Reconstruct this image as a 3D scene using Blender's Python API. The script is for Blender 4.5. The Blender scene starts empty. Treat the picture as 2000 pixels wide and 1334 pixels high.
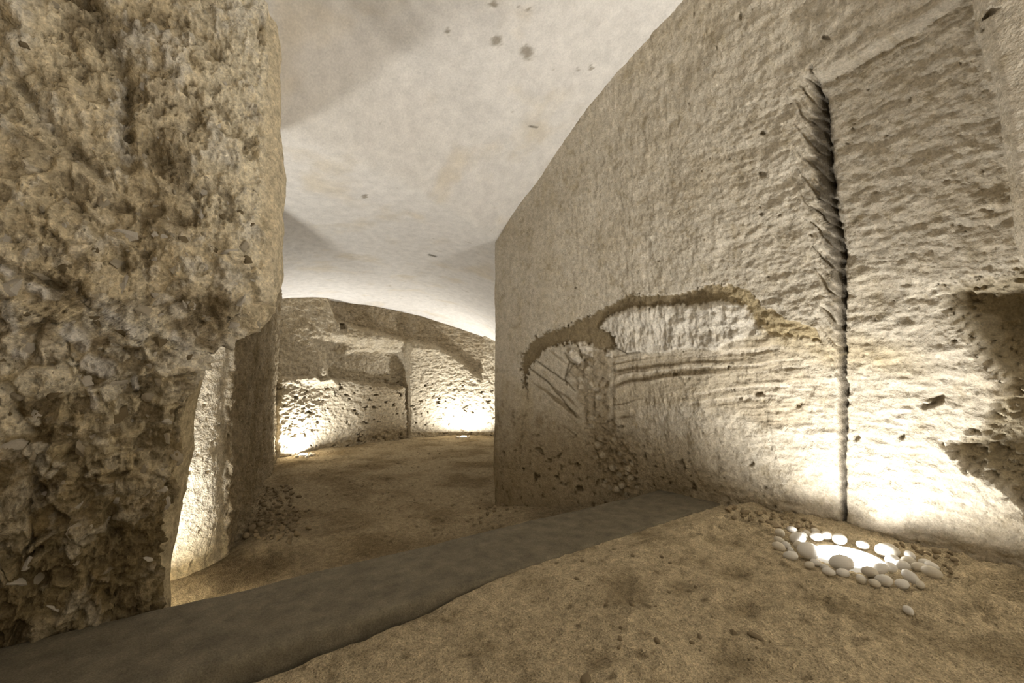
import bpy, bmesh, math, random
import numpy as np
from mathutils import Vector, Matrix

# ------------------------------------------------------------------ camera, world, exposure
SC = bpy.context.scene
COL = SC.collection
F_PX, CAM_H = 800.0, 0.70
YAW, PITCH = math.radians(33.4), math.radians(5.0)      # yaw to the right of the passage axis (+Y)
cam_d = bpy.data.cameras.new('camera')
cam_d.sensor_width = 36.0
cam_d.lens = F_PX / 2000.0 * 36.0
cam_d.clip_start = 0.02
cam = bpy.data.objects.new('camera', cam_d)
COL.objects.link(cam)
cam.location = (0, 0, CAM_H)
cam.rotation_euler = (math.pi / 2 + PITCH, 0, -YAW)
SC.camera = cam

world = bpy.data.worlds.new('cave_dark')
SC.world = world
world.use_nodes = True
world.node_tree.nodes['Background'].inputs[0].default_value = (0.9, 0.8, 0.65, 1)
world.node_tree.nodes['Background'].inputs[1].default_value = 0.0

SC.view_settings.view_transform = 'Standard'
SC.view_settings.look = 'None'
SC.view_settings.gamma = 1.0
SC.view_settings.use_curve_mapping = False
SC.view_settings.exposure = 0.22
SC.cycles.max_bounces = 6
SC.cycles.diffuse_bounces = 4
SC.cycles.adaptive_threshold = 0.02

random.seed(7)
RNG = np.random.default_rng(7)

CF = np.array([math.sin(YAW) * math.cos(PITCH), math.cos(YAW) * math.cos(PITCH), math.sin(PITCH)])
CR = np.array([math.cos(YAW), -math.sin(YAW), 0.0])
CU = np.cross(CR, CF)
C0 = np.array([0, 0, CAM_H])


def proj(P):
    d = P - C0
    z = d @ CF
    zz = np.where(z > 0.15, z, np.nan)
    px = 1000 + F_PX * (d @ CR) / zz
    py = 667 - F_PX * (d @ CU) / zz
    px = np.where(np.isnan(px), -9999, px)
    py = np.where(np.isnan(py), -9999, py)
    return px, py


def on_z(px, py, z):
    r = CF + CR * (px - 1000) / F_PX + CU * (667 - py) / F_PX
    t = (z - CAM_H) / r[2]
    return C0 + r * t


# ------------------------------------------------------------------ noise
PERM = RNG.permutation(256).astype(np.int32)
PERM = np.concatenate([PERM, PERM, PERM])
GRAD = RNG.normal(size=(256, 3)).astype(np.float32)
GRAD /= np.linalg.norm(GRAD, axis=1)[:, None]
RND = RNG.random((256,)).astype(np.float32)


GX, GY, GZ = (np.ascontiguousarray(GRAD[:, k]) for k in range(3))


def perlin(p):
    p = p.astype(np.float32)
    i = np.floor(p)
    f = p - i
    i = i.astype(np.int32) & 255
    fx, fy, fz = (np.ascontiguousarray(f[..., k]) for k in range(3))
    ix, iy, iz = (np.ascontiguousarray(i[..., k]) for k in range(3))
    ux, uy, uz = (t * t * t * (t * (t * 6 - 15) + 10) for t in (fx, fy, fz))
    lay = []
    for dx in (0, 1):
        hx = PERM.take(ix + dx) + iy
        for dy in (0, 1):
            hy = PERM.take(hx + dy) + iz
            for dz in (0, 1):
                h = PERM.take(hy + dz)
                lay.append(GX.take(h) * (fx - dx) + GY.take(h) * (fy - dy) + GZ.take(h) * (fz - dz))
    a = [l0 + uz * (l1 - l0) for l0, l1 in zip(lay[0::2], lay[1::2])]
    b = [l0 + uy * (l1 - l0) for l0, l1 in zip(a[0::2], a[1::2])]
    return (b[0] + ux * (b[1] - b[0])) * 1.6


def fbm(p, scale, octaves=4, gain=0.5, seed=0.0, stretch=(1, 1, 1)):
    q = p * np.array(stretch) / scale + seed * 17.31
    a, s, out = 1.0, 0.0, 0.0
    for _ in range(octaves):
        out = out + a * perlin(q)
        s += a
        a *= gain
        q = q * 2.03 + 5.2
    return out / s


def ridged(p, scale, octaves=4, seed=0.0, stretch=(1, 1, 1), gain=0.5):
    q = p * np.array(stretch) / scale + seed * 13.7
    a, s, out = 1.0, 0.0, 0.0
    for _ in range(octaves):
        out = out + a * (1 - 2 * np.abs(perlin(q)))
        s += a
        a *= gain
        q = q * 2.07 + 3.1
    return out / s


def worley(p, scale, seed=0):
    """distance to nearest feature, second nearest, random id of the nearest, random tilt of its facet"""
    q = (p / scale + seed * 7.7).astype(np.float32)
    i = np.floor(q).astype(np.int32)
    qx, qy, qz = (np.ascontiguousarray(q[..., k]) for k in range(3))
    ix, iy, iz = (np.ascontiguousarray(i[..., k]) for k in range(3))
    f1 = np.full(qx.shape, 9.0, np.float32)
    f2 = f1.copy()
    hh = np.zeros(qx.shape, np.int32)
    ox, oy, oz = np.zeros_like(f1), np.zeros_like(f1), np.zeros_like(f1)
    for dx in (-1, 0, 1):
        hx = PERM.take((ix + dx) & 255)
        for dy in (-1, 0, 1):
            hy = PERM.take((hx + iy + dy) & 255)
            for dz in (-1, 0, 1):
                h = PERM.take((hy + iz + dz) & 255)
                ex = qx - (ix + dx + RND.take(h))
                ey = qy - (iy + dy + RND.take((h + 71) & 255))
                ez = qz - (iz + dz + RND.take((h + 153) & 255))
                d = np.sqrt(ex * ex + ey * ey + ez * ez)
                nearer = d < f1
                f2 = np.where(nearer, f1, np.minimum(f2, d))
                f1 = np.where(nearer, d, f1)
                hh = np.where(nearer, h, hh)
                ox, oy, oz = np.where(nearer, ex, ox), np.where(nearer, ey, oy), np.where(nearer, ez, oz)
    tilt = GX.take((hh + 11) & 255) * ox + GY.take((hh + 11) & 255) * oy + GZ.take((hh + 11) & 255) * oz
    return f1, f2, RND.take((hh + 31) & 255), tilt


def sstep(a, b, x):
    t = np.clip((x - a) / (b - a), 0, 1)
    return t * t * (3 - 2 * t)


def lerp(a, b, t):
    return a + (b - a) * t


# traced outlines (photo pixels) evaluated on the undisplaced surface points
def poly_in(px, py, pts):
    ins = np.zeros(px.shape, bool)
    n = len(pts)
    for k in range(n):
        x1, y1 = pts[k]
        x2, y2 = pts[(k + 1) % n]
        if y1 == y2:
            continue
        c = ((y1 > py) != (y2 > py)) & (px < (x2 - x1) * (py - y1) / (y2 - y1) + x1)
        ins ^= c
    return ins


def poly_dist(px, py, pts, closed=False):
    d = np.full(px.shape, 1e9)
    tt = np.zeros(px.shape)
    n = len(pts)
    acc = 0.0
    for k in range(n if closed else n - 1):
        x1, y1 = pts[k]
        x2, y2 = pts[(k + 1) % n]
        L = math.hypot(x2 - x1, y2 - y1)
        t = np.clip(((px - x1) * (x2 - x1) + (py - y1) * (y2 - y1)) / (L * L), 0, 1)
        dd = np.hypot(px - x1 - t * (x2 - x1), py - y1 - t * (y2 - y1))
        near = dd < d
        tt = np.where(near, acc + t * L, tt)
        d = np.where(near, dd, d)
        acc += L
    return d, tt / max(acc, 1e-6)


def sdf(px, py, pts):
    d, _ = poly_dist(px, py, pts, True)
    return np.where(poly_in(px, py, pts), -d, d)


def interp_path(ctrl, n_between, smooth=True):
    """Catmull-Rom through rows of ctrl; n_between[k] samples on segment k"""
    c = np.array(ctrl, float)
    out = []
    for k in range(len(c) - 1):
        p0 = c[max(k - 1, 0)]
        p1, p2 = c[k], c[k + 1]
        p3 = c[min(k + 2, len(c) - 1)]
        for t in np.linspace(0, 1, n_between[k], endpoint=False):
            if smooth:
                l1, l2 = np.linalg.norm(p2[:2] - p1[:2]), np.linalg.norm(p1[:2] - p0[:2]) + 1e-9
                l3 = np.linalg.norm(p3[:2] - p2[:2]) + 1e-9
                m1 = 0.5 * ((p2 - p1) + (p1 - p0) * l1 / l2) if k > 0 else (p2 - p1)
                m2 = 0.5 * ((p3 - p2) * l1 / l3 + (p2 - p1)) if k < len(c) - 2 else (p2 - p1)
                h = ((2 * t**3 - 3 * t**2 + 1) * p1 + (t**3 - 2 * t**2 + t) * m1
                     + (-2 * t**3 + 3 * t**2) * p2 + (t**3 - t**2) * m2)
            else:
                h = p1 + (p2 - p1) * t
            out.append(h)
    out.append(c[-1])
    return np.array(out)


def grid_normals(P):
    a = np.gradient(P, axis=0)
    b = np.gradient(P, axis=1)
    n = np.cross(a, b)
    return n / (np.linalg.norm(n, axis=-1, keepdims=True) + 1e-12)


def grid_object(name, P, mat, color=None, parent=None):
    ns, nt = P.shape[:2]
    me = bpy.data.meshes.new(name)
    me.vertices.add(ns * nt)
    me.vertices.foreach_set('co', P.reshape(-1).astype(np.float32))
    idx = np.arange(ns * nt).reshape(ns, nt)
    q = np.stack([idx[:-1, :-1], idx[1:, :-1], idx[1:, 1:], idx[:-1, 1:]], -1).reshape(-1, 4)
    nf = len(q)
    me.loops.add(nf * 4)
    me.loops.foreach_set('vertex_index', q.reshape(-1).astype(np.int32))
    me.polygons.add(nf)
    me.polygons.foreach_set('loop_start', np.arange(0, nf * 4, 4, dtype=np.int32))
    me.polygons.foreach_set('use_smooth', np.ones(nf, bool))
    me.update(calc_edges=True)
    if color is not None:
        at = me.color_attributes.new('Col', 'FLOAT_COLOR', 'POINT')
        c4 = np.ones((ns * nt, 4), np.float32)
        c4[:, :3] = color.reshape(-1, 3)
        at.data.foreach_set('color', c4.reshape(-1))
    me.materials.append(mat)
    o = bpy.data.objects.new(name, me)
    COL.objects.link(o)
    o.parent = parent
    return o


def structure(o, label, cat):
    o['kind'] = 'structure'
    o['label'] = label
    o['category'] = cat
    return o


def tag(o, label, cat, group=None):
    o['label'] = label
    o['category'] = cat
    if group:
        o['group'] = group
    return o


# ------------------------------------------------------------------ materials
def rock_mat(name, attr=True, base=(0.5, 0.45, 0.36), grain=90.0, bump=0.5, dist=0.004, mott=0.25, rough=0.95,
             mid=22.0, midd=0.010, fine=0.16, spec=0.15):
    m = bpy.data.materials.new(name)
    m.use_nodes = True
    nt = m.node_tree
    N, L = nt.nodes, nt.links
    bs = N['Principled BSDF']
    if rough > 0.9:                       # dull stone: a plain diffuse surface
        N.remove(bs)
        bs = N.new('ShaderNodeBsdfDiffuse')
        bs.inputs['Roughness'].default_value = 0.2
        L.new(bs.outputs[0], N['Material Output'].inputs['Surface'])
    else:
        bs.inputs['Roughness'].default_value = rough
        bs.inputs['Specular IOR Level'].default_value = spec
    cin = bs.inputs['Color'] if 'Color' in bs.inputs else bs.inputs['Base Color']
    tc = N.new('ShaderNodeTexCoord')
    if attr:
        at = N.new('ShaderNodeVertexColor')
        at.layer_name = 'Col'
        src = at.outputs['Color']
    else:
        at = N.new('ShaderNodeRGB')
        at.outputs[0].default_value = (*base, 1)
        src = at.outputs[0]
    n1 = N.new('ShaderNodeTexNoise')
    n1.inputs['Scale'].default_value = mid
    n1.inputs['Detail'].default_value = 3
    n1.inputs['Roughness'].default_value = 0.65
    L.new(tc.outputs['Object'], n1.inputs['Vector'])
    n2 = N.new('ShaderNodeTexNoise')
    n2.inputs['Scale'].default_value = grain
    n2.inputs['Detail'].default_value = 2.5
    n2.inputs['Roughness'].default_value = 0.7
    L.new(tc.outputs['Object'], n2.inputs['Vector'])
    last = src
    for node, k in ((n1, mott), (n2, fine)):
        rmp = N.new('ShaderNodeMapRange')
        rmp.inputs['From Min'].default_value = 0.32
        rmp.inputs['From Max'].default_value = 0.68
        rmp.inputs['To Min'].default_value = 1 - k
        rmp.inputs['To Max'].default_value = 1 + k * 0.7
        L.new(node.outputs['Fac'], rmp.inputs['Value'])
        mul = N.new('ShaderNodeMixRGB')
        mul.blend_type = 'MULTIPLY'
        mul.inputs['Fac'].default_value = 1
        L.new(last, mul.inputs['Color1'])
        L.new(rmp.outputs['Result'], mul.inputs['Color2'])
        last = mul.outputs['Color']
    L.new(last, cin)
    b1 = N.new('ShaderNodeBump')
    b1.inputs['Strength'].default_value = bump
    b1.inputs['Distance'].default_value = dist
    L.new(n2.outputs['Fac'], b1.inputs['Height'])
    b2 = N.new('ShaderNodeBump')
    b2.inputs['Strength'].default_value = bump
    b2.inputs['Distance'].default_value = midd
    L.new(n1.outputs['Fac'], b2.inputs['Height'])
    L.new(b1.outputs['Normal'], b2.inputs['Normal'])
    L.new(b2.outputs['Normal'], bs.inputs['Normal'])
    return m


M_PLASTER = rock_mat('pale_plaster', grain=120, bump=0.4, dist=0.002, mott=0.10, mid=14, midd=0.006, fine=0.10)
M_ROCK = rock_mat('tufa_rock', grain=130, bump=0.8, dist=0.004, mott=0.18, mid=34, midd=0.009, fine=0.22)
M_ROUGH = rock_mat('broken_rock', grain=100, bump=0.9, dist=0.006, mott=0.30, mid=28, midd=0.014, fine=0.28)
M_SAND = rock_mat('sandy_earth', grain=190, bump=1.0, dist=0.007, mott=0.28, mid=36, midd=0.014, fine=0.42)
M_BEAM = rock_mat('grey_stone_slab', attr=False, base=(0.195, 0.17, 0.122), grain=230, bump=0.8, dist=0.003, mott=0.28,
                  mid=14, midd=0.004, rough=0.8, spec=0.25, fine=0.30)


def plain(name, col, rough=0.6, emit=None, metal=0.0):
    m = bpy.data.materials.new(name)
    m.use_nodes = True
    b = m.node_tree.nodes['Principled BSDF']
    b.inputs['Base Color'].default_value = (*col, 1)
    b.inputs['Roughness'].default_value = rough
    b.inputs['Metallic'].default_value = metal
    if emit:
        b.inputs['Emission Color'].default_value = (1, 0.97, 0.92, 1)
        b.inputs['Emission Strength'].default_value = emit
    return m


M_LENS = plain('lamp_glass', (0.9, 0.9, 0.9), 0.2, emit=30)
M_LENS.cycles.emission_sampling = 'NONE'
M_RING = plain('lamp_rim_enamel', (0.7, 0.7, 0.68), 0.5)

PALE = np.array([0.62, 0.555, 0.45])
WARM = np.array([0.50, 0.42, 0.29])
EARTH = np.array([0.20, 0.15, 0.085])
DARKB = np.array([0.11, 0.082, 0.045])
WHITE = np.array([0.74, 0.69, 0.60])


def tint(shape, col):
    return np.broadcast_to(col, shape + (3,)).copy()


def mixc(c, col, f):
    return c + (col - c) * f[..., None]


# ------------------------------------------------------------------ ceiling
ZP = -0.25       # level of the passage floor


def arch_line(v):
    return 2.17 + 0.40 * (v - 0.45)


def ceil_h(v, u):
    d = arch_line(v) - u
    # passage / back chamber vault
    k = np.clip((u - 2.3) / 3.7, 0, 1)
    vc = lerp(0.75, 1.35, k)
    hl = lerp(1.9, 1.55, k)
    hr = lerp(1.45, 2.15, k)
    w = np.where(v < vc, (vc - v) / hl, (v - vc) / hr)
    drop = 0.42 * np.clip(w, 0, 1.15) ** 2.6 + 0.9 * np.clip(w - 0.85, 0, 1) ** 1.6
    zp = lerp(1.82, 1.76, k) - drop
    # front chamber, rising towards the camera
    dd = np.clip(d, 0, 10)
    r_right = 0.60 * dd - 0.09 * dd ** 2
    r_right = np.where(dd > 2.2, 0.60 * 2.2 - 0.09 * 2.2 ** 2 + 0.02 * (dd - 2.2), r_right)
    r_left = 0.36 * sstep(-0.05, 0.48, d) + 0.05 * dd
    rise = lerp(r_left, r_right, sstep(0.45, 1.55, v))
    edge = np.clip((v - 0.75) / 1.45, 0, 1.0) ** 2.6 * 0.30
    zc = 1.82 - edge * np.clip(1 - dd / 0.9, 0, 1) + rise
    b = sstep(-0.10, 0.10, d)
    return lerp(zp, zc, b)


vs = np.concatenate([np.linspace(-3.2, -0.6, 40, endpoint=False), np.linspace(-0.6, 2.4, 300, endpoint=False),
                     np.linspace(2.4, 3.8, 60)])
us = np.concatenate([np.linspace(-3.2, 0.4, 50, endpoint=False), np.linspace(0.4, 3.2, 280, endpoint=False),
                     np.linspace(3.2, 6.6, 160)])
V, U = np.meshgrid(vs, us, indexing='ij')
P = np.stack([V, U, ceil_h(V, U)], -1)
px, py = proj(P)
relief = fbm(P, 0.9, 4, seed=1) * 0.03 + fbm(P, 0.16, 4, seed=2) * 0.004
rough_l = sstep(0.75, 0.2, V) * sstep(2.4, 3.2, U)
relief += rough_l * (ridged(P, 0.10, 3, seed=3, stretch=(1, 2.2, 1)) * 0.010)
# crease crack where the chamber vault meets the passage
cd, _ = poly_dist(px, py + 8 * fbm(P, 0.05, 3, seed=4), [(650, 303), (690, 308), (735, 318)])
relief -= 0.006 * np.exp(-(cd / 5.0) ** 2)
P[..., 2] += -relief
c = tint(V.shape, np.array([0.68, 0.645, 0.59]))
n = fbm(P, 0.35, 5, seed=5)
c = mixc(c, np.array([0.62, 0.545, 0.42]), 0.6 * sstep(0.05, 0.5, n))
spk = fbm(P, 0.028, 3, seed=6)
zone = sstep(-0.05, 0.45, fbm(P, 0.5, 2, seed=7))
c = mixc(c, np.array([0.25, 0.2, 0.13]), 0.75 * sstep(0.50, 0.68, spk) * (0.25 + 0.75 * zone))
stk = fbm(P, 0.05, 3, seed=8, stretch=(0.35, 2.5, 1))
c = mixc(c, np.array([0.32, 0.26, 0.17]), 0.5 * sstep(0.42, 0.65, stk) * sstep(2.0, 2.6, U))
for (x, y, r) in [(970, 80, 14), (1030, 100, 18), (875, 62, 6), (1013, 14, 5), (1033, 20, 5), (965, 12, 9), (1130, 140, 5),
                  (1156, 132, 5), (712, 382, 6), (1000, 208, 4)]:
    d = np.hypot(px - x, (py - y)) + 10 * fbm(P, 0.02, 3, seed=9)
    c = mixc(c, np.array([0.2, 0.16, 0.1]), 0.7 * sstep(r, r * 0.4, d))
d, _ = poly_dist(px, py, [(1035, 243), (1050, 245)])
c = mixc(c, np.array([0.10, 0.08, 0.05]), 0.8 * sstep(2.6, 0.8, d))
d, _ = poly_dist(px, py, [(838, 497), (851, 500)])
c = mixc(c, np.array([0.10, 0.08, 0.05]), 0.8 * sstep(2.6, 0.8, d))
ceiling = structure(grid_object('ceiling', P[:, ::-1], M_PLASTER, c[:, ::-1]), 'smooth pale plastered rock vault over the chamber and passage', 'ceiling')

# ------------------------------------------------------------------ floor
BD = np.array([math.cos(math.radians(0.0)), math.sin(math.radians(0.0))])
b_back = [on_z(350, 1180, 0.0)[:2], on_z(1320, 950, 0.0)[:2]]
b_front = [on_z(400, 1308, 0.0)[:2], on_z(1410, 985, 0.0)[:2]]


def beam_front(v):
    a, b = b_front
    return a[1] + (b[1] - a[1]) * (v - a[0]) / (b[0] - a[0])


def beam_back(v):
    a, b = b_back
    return a[1] + (b[1] - a[1]) * (v - a[0]) / (b[0] - a[0])


vs = np.concatenate([np.linspace(-3.0, -0.8, 40, endpoint=False), np.linspace(-0.8, 2.5, 380, endpoint=False),
                     np.linspace(2.5, 3.8, 60)])
us = np.concatenate([np.linspace(-3.2, -0.3, 30, endpoint=False), np.linspace(-0.3, 2.0, 330, endpoint=False),
                     np.linspace(2.0, 6.6, 240)])
V, U = np.meshgrid(vs, us, indexing='ij')
P = np.stack([V, U, np.zeros_like(V)], -1)
px, py = proj(P)
bf = beam_front(V)
near = sstep(0.20, 0.14, U - bf)
lump = fbm(P, 0.22, 4, seed=11)
zn = lump * 0.020 + fbm(P, 0.06, 4, seed=12) * 0.010
# sand lies lower against the left half of the slab and laps over it on the right
zn += lerp(-0.055, 0.012, sstep(-0.1, 1.3, V)) * sstep(0.9, 0.0, bf - U)
prox = sstep(0.9, 0.2, 2.3 - V)
zn += prox * (0.020 + ridged(P, 0.10, 4, seed=13) * 0.020)
zn -= 0.05 * sstep(0.05, 0.3, -(U - 0.2)) * sstep(1.6, 2.1, V)
rub = sstep(0.15, 0.55, fbm(P, 0.45, 2, seed=14) + 0.55 * sstep(0.9, 1.9, V))
cl = ridged(P, 0.06, 3, seed=15)
zn += rub * cl * 0.014
foot = np.zeros_like(V)
for (x, y, rx, ry) in [(1210, 1165, 45, 22), (1330, 1150, 30, 16), (1440, 1120, 34, 15), (1215, 1135, 40, 18),
                       (1165, 1290, 30, 18), (1450, 1190, 40, 18)]:
    foot += np.exp(-(((px - x) / rx) ** 2 + ((py - y) / ry) ** 2))
zn -= 0.012 * foot
zf = ZP + fbm(P, 0.35, 4, seed=16) * 0.03 + ridged(P, 0.08, 4, seed=17) * 0.012
heap = np.exp(-(((V - 0.12) / 0.22) ** 2 + ((U - 2.75) / 0.5) ** 2))
zf += 0.04 * heap + 0.09 * sstep(1.15, 1.65, V) * sstep(2.7, 2.2, U)
zf -= 0.09 * np.exp(-(((V + 0.08) / 0.22) ** 2 + ((U - 2.15) / 0.30) ** 2))
zf += 0.08 * sstep(0.30, 0.0, U - beam_back(V)) * sstep(0.9, 0.4, V) * sstep(0.0, 0.2, V)
e_ = U - bf
zn = lerp(zn, np.minimum(zn, -0.004 + 0.006 * fbm(P, 0.04, 3, seed=22)), sstep(-0.16, -0.03, e_)) - 0.05 * sstep(0.004, 0.03, e_)
zn = zn - 0.07 * np.exp(-((e_ - 0.012) / 0.022) ** 2) * sstep(0.95, 0.2, V)
lp_ = on_z(1655, 1085, 0.03)
rl_ = np.hypot(V - lp_[0], U - lp_[1])
zn = lerp(zn, 0.012 + 0.2 * zn, sstep(0.28, 0.12, rl_))
zn = zn - 0.05 * sstep(0.112, 0.100, rl_)
P[..., 2] = lerp(zf, zn, near)
SAND = np.array([0.60, 0.50, 0.34])
c = tint(V.shape, SAND)
c = mixc(c, np.array([0.19, 0.145, 0.08]), 0.60 * sstep(-0.05, 0.5, fbm(P, 0.22, 6, seed=18, gain=0.65) + 0.20 * sstep(0.9, 1.8, V) * sstep(0.7, 0.0, U)) * near)
c = mixc(c, np.array([0.14, 0.105, 0.06]), 0.65 * sstep(0.28, 0.5, fbm(P, 0.05, 4, seed=23)) * near)
c = mixc(c, np.array([0.22, 0.17, 0.10]), 0.6 * np.clip(foot, 0, 1))
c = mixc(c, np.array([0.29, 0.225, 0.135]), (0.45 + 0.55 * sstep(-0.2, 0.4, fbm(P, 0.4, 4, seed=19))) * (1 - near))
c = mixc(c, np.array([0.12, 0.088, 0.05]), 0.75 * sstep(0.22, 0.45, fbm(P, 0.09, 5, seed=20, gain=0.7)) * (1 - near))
# darker earth behind the slab
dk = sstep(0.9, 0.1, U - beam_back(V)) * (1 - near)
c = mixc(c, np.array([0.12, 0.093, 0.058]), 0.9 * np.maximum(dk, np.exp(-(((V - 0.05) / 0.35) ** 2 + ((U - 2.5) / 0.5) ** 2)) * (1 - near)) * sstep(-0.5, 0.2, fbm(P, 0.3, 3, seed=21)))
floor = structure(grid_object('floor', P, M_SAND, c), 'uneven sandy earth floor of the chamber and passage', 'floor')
FLOOR_V, FLOOR_U, FLOOR_Z = vs, us, P[..., 2].copy()


def floor_z(v, u):
    i = int(np.clip(np.searchsorted(FLOOR_V, v), 1, len(FLOOR_V) - 1))
    j = int(np.clip(np.searchsorted(FLOOR_U, u), 1, len(FLOOR_U) - 1))
    return float(max(FLOOR_Z[i - 1:i + 1, j - 1:j + 1].max(), -9))


# ------------------------------------------------------------------ right wall
#          Bx   By     Tx    Ty    zt
R_CTRL = [(2.30, -3.2, 1.80, -3.2, 2.5),
          (2.26, -0.6, 1.76, -0.6, 2.5),
          (2.24, 0.15, 1.76, 0.12, 2.5),
          (2.34, 0.76, 1.80, 0.70, 2.5),
          (2.27, 1.40, 1.74, 1.15, 2.48),
          (2.12, 1.86, 1.70, 1.60, 2.25),
          (1.72, 2.32, 1.63, 2.22, 1.95),
          (1.595, 2.55, 1.595, 2.55, 1.70),
          (1.60, 2.66, 1.60, 2.66, 1.66),
          (1.72, 2.76, 1.72, 2.76, 1.66),
          (2.60, 2.95, 2.6, 2.95, 1.66),
          (3.70, 3.10, 3.7, 3.10, 1.66)]
path = interp_path(R_CTRL, [30, 60, 130, 130, 110, 100, 50, 16, 16, 30, 20])
zs = np.concatenate([np.linspace(-0.45, -0.02, 40, endpoint=False), np.linspace(-0.02, 2.0, 400, endpoint=False),
                     np.linspace(2.0, 3.1, 120)])
g = np.clip(zs[None, :] / path[:, 4:5], 0, 1.5) ** 1.35
X = path[:, 0:1] + (path[:, 2:3] - path[:, 0:1]) * g
Y = path[:, 1:2] + (path[:, 3:4] - path[:, 1:2]) * g
P = np.stack([X, Y, np.broadcast_to(zs[None, :], X.shape)], -1)
Nn = grid_normals(P)            # points towards the room?
mid = P[200, 200]
if np.dot(Nn[200, 200], C0 - mid) < 0:
    Nn = -Nn
px, py = proj(P)
shp = X.shape
nz1 = fbm(P, 0.05, 4, seed=30)
nz2 = fbm(P, 0.14, 4, seed=31)
wx = px + 26 * nz1 + 14 * fbm(P, 0.018, 3, seed=32)
wy = py + 26 * nz2 + 14 * fbm(P, 0.018, 3, seed=33)

# tooling: vertical drips on the left half, slanting pick marks on the right
left = sstep(1340, 1150, px)
rightside = sstep(1480, 1600, px)
drip = ridged(P, 0.05, 3, seed=34, stretch=(1.4, 1.4, 0.28))
pick = ridged(P, 0.085, 4, seed=35, stretch=(1, 1.0, 2.2))
lump = fbm(P, 0.12, 4, seed=36)
rough_amt = sstep(1040, 1320, px)
D = fbm(P, 0.7, 3, seed=37) * 0.030
D = D + fbm(P, 0.22, 3, seed=36) * 0.022 * rough_amt + lump * 0.008 * rough_amt + fbm(P, 0.045, 5, seed=38, gain=0.7) * 0.011 * (0.4 + 0.6 * rough_amt)
D = D + drip * 0.0045 * sstep(0.3, 0.6, left + 0.4) * sstep(1050, 1110, px)
D = D + (pick * 0.006 + fbm(P, 0.10, 5, seed=49, stretch=(1, 0.6, 1.9), gain=0.6) * 0.016) * sstep(1280, 1500, px)

# shallow recess to the right of the crevice
crev = [(1583, 138), (1597, 210), (1605, 300), (1618, 390), (1632, 470), (1638, 560), (1640, 660), (1641, 780), (1641, 880),
        (1645, 950), (1652, 1040)]
rec = [(1592, 152), (1680, 105), (1780, 52), (1856, 0), (1900, -40), (1905, 60), (1945, 170), (1962, 300), (1975, 420),
       (1992, 540), (2060, 640), (2300, 1300), (1660, 1300), (1652, 1040), (1641, 880), (1640, 660), (1638, 560),
       (1632, 470), (1618, 390), (1605, 300), (1597, 210)]
rs = sdf(px + 6 * nz1, py + 6 * nz2, rec)
lower_fade = sstep(1000, 760, py)
D -= sstep(4, -8, rs) * (0.05 * lower_fade + 0.012)
# hollow on the far right
hol = [(1985, 520), (1900, 545), (1815, 568), (1835, 620), (1890, 690), (1920, 735), (1945, 775), (1900, 835), (1828, 872),
       (1870, 915), (1935, 950), (1975, 985), (2020, 1030), (2300, 1200), (2500, 700), (2300, 420), (2000, 500)]
hs = sdf(wx, wy, hol)
hfade = sstep(40, -30, hs)
D -= 0.16 * sstep(10, -70, hs) + 0.02 * sstep(3, -6, hs)
# right-hand pillar edge beyond the recess
pil = [(1905, 0), (1948, 170), (1966, 300), (1980, 420), (2000, 560), (2040, 640), (2400, 640), (2400, -400), (1880, -400)]
pm = sstep(10, -30, sdf(px, py, pil))
D = D * (1 - 0.75 * pm) + 0.06 * pm
# the crevice: jagged left flank, deep slot
dcr, tcr = poly_dist(px + 5 * fbm(P, 0.03, 3, seed=39), py, crev)
xc = np.interp(py, [q[1] for q in crev], [q[0] for q in crev])
side = px - xc
# repeated slanting flakes run down into the slot from the left
ph = (py - 1.5 * side) / 46.0 + 0.5 * fbm(P, 0.10, 2, seed=29)
saw = ph % 1.0
wl = (26 + 30 * saw) * sstep(128, 190, py) * lerp(1.0, 0.30, sstep(520, 800, py))
fl = np.clip(1 + side / np.maximum(wl, 1), 0, 1) * (side < 4) * (py > 128) * sstep(1060, 1000, py)
slotw = lerp(8, 4, sstep(300, 700, py))
slot = np.exp(-(np.minimum(np.abs(side), 99) / slotw) ** 2) * sstep(140, 180, py) * sstep(1060, 1000, py)
flank = fl
D -= (0.050 * fl * (0.55 + 0.45 * saw) - 0.012 * fl * np.sin(saw * 12)) * lerp(1, 0.3, sstep(560, 800, py)) + 0.05 * slot
# rounded foot next to the crevice
D += 0.03 * np.exp(-((px - 1560) / 70) ** 2) * sstep(860, 960, py) + 0.05 * np.exp(-((px - 1720) / 70) ** 2) * sstep(900, 1020, py)
D += 0.02 * np.exp(-((px - 1450) / 120) ** 2) * sstep(860, 960, py)

# lost crust: a ragged recessed band
band = [(1015, 692), (1040, 665), (1068, 648), (1085, 648), (1105, 640), (1125, 620), (1150, 617), (1175, 605), (1205, 585),
        (1230, 576), (1290, 577), (1330, 572), (1385, 556), (1425, 556), (1462, 568), (1490, 598), (1540, 620), (1590, 640),
        (1610, 668), (1560, 660), (1500, 650), (1470, 620), (1455, 600), (1420, 588), (1380, 590), (1320, 596), (1260, 600),
        (1215, 606), (1180, 622), (1172, 640), (1195, 655), (1204, 678), (1185, 690), (1150, 672), (1110, 668), (1070, 680),
        (1045, 700), (1032, 722), (1026, 760), (1018, 740)]
rg = fbm(P, 0.022, 3, seed=40)
bs = sdf(px + 12 * nz1 + 9 * rg, py + 10 * nz2 + 9 * fbm(P, 0.02, 3, seed=28), band)
inb = sstep(1.5, -2, bs)
D -= 0.020 * inb * lerp(1.0, 0.6, sstep(1400, 1500, px))
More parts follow.
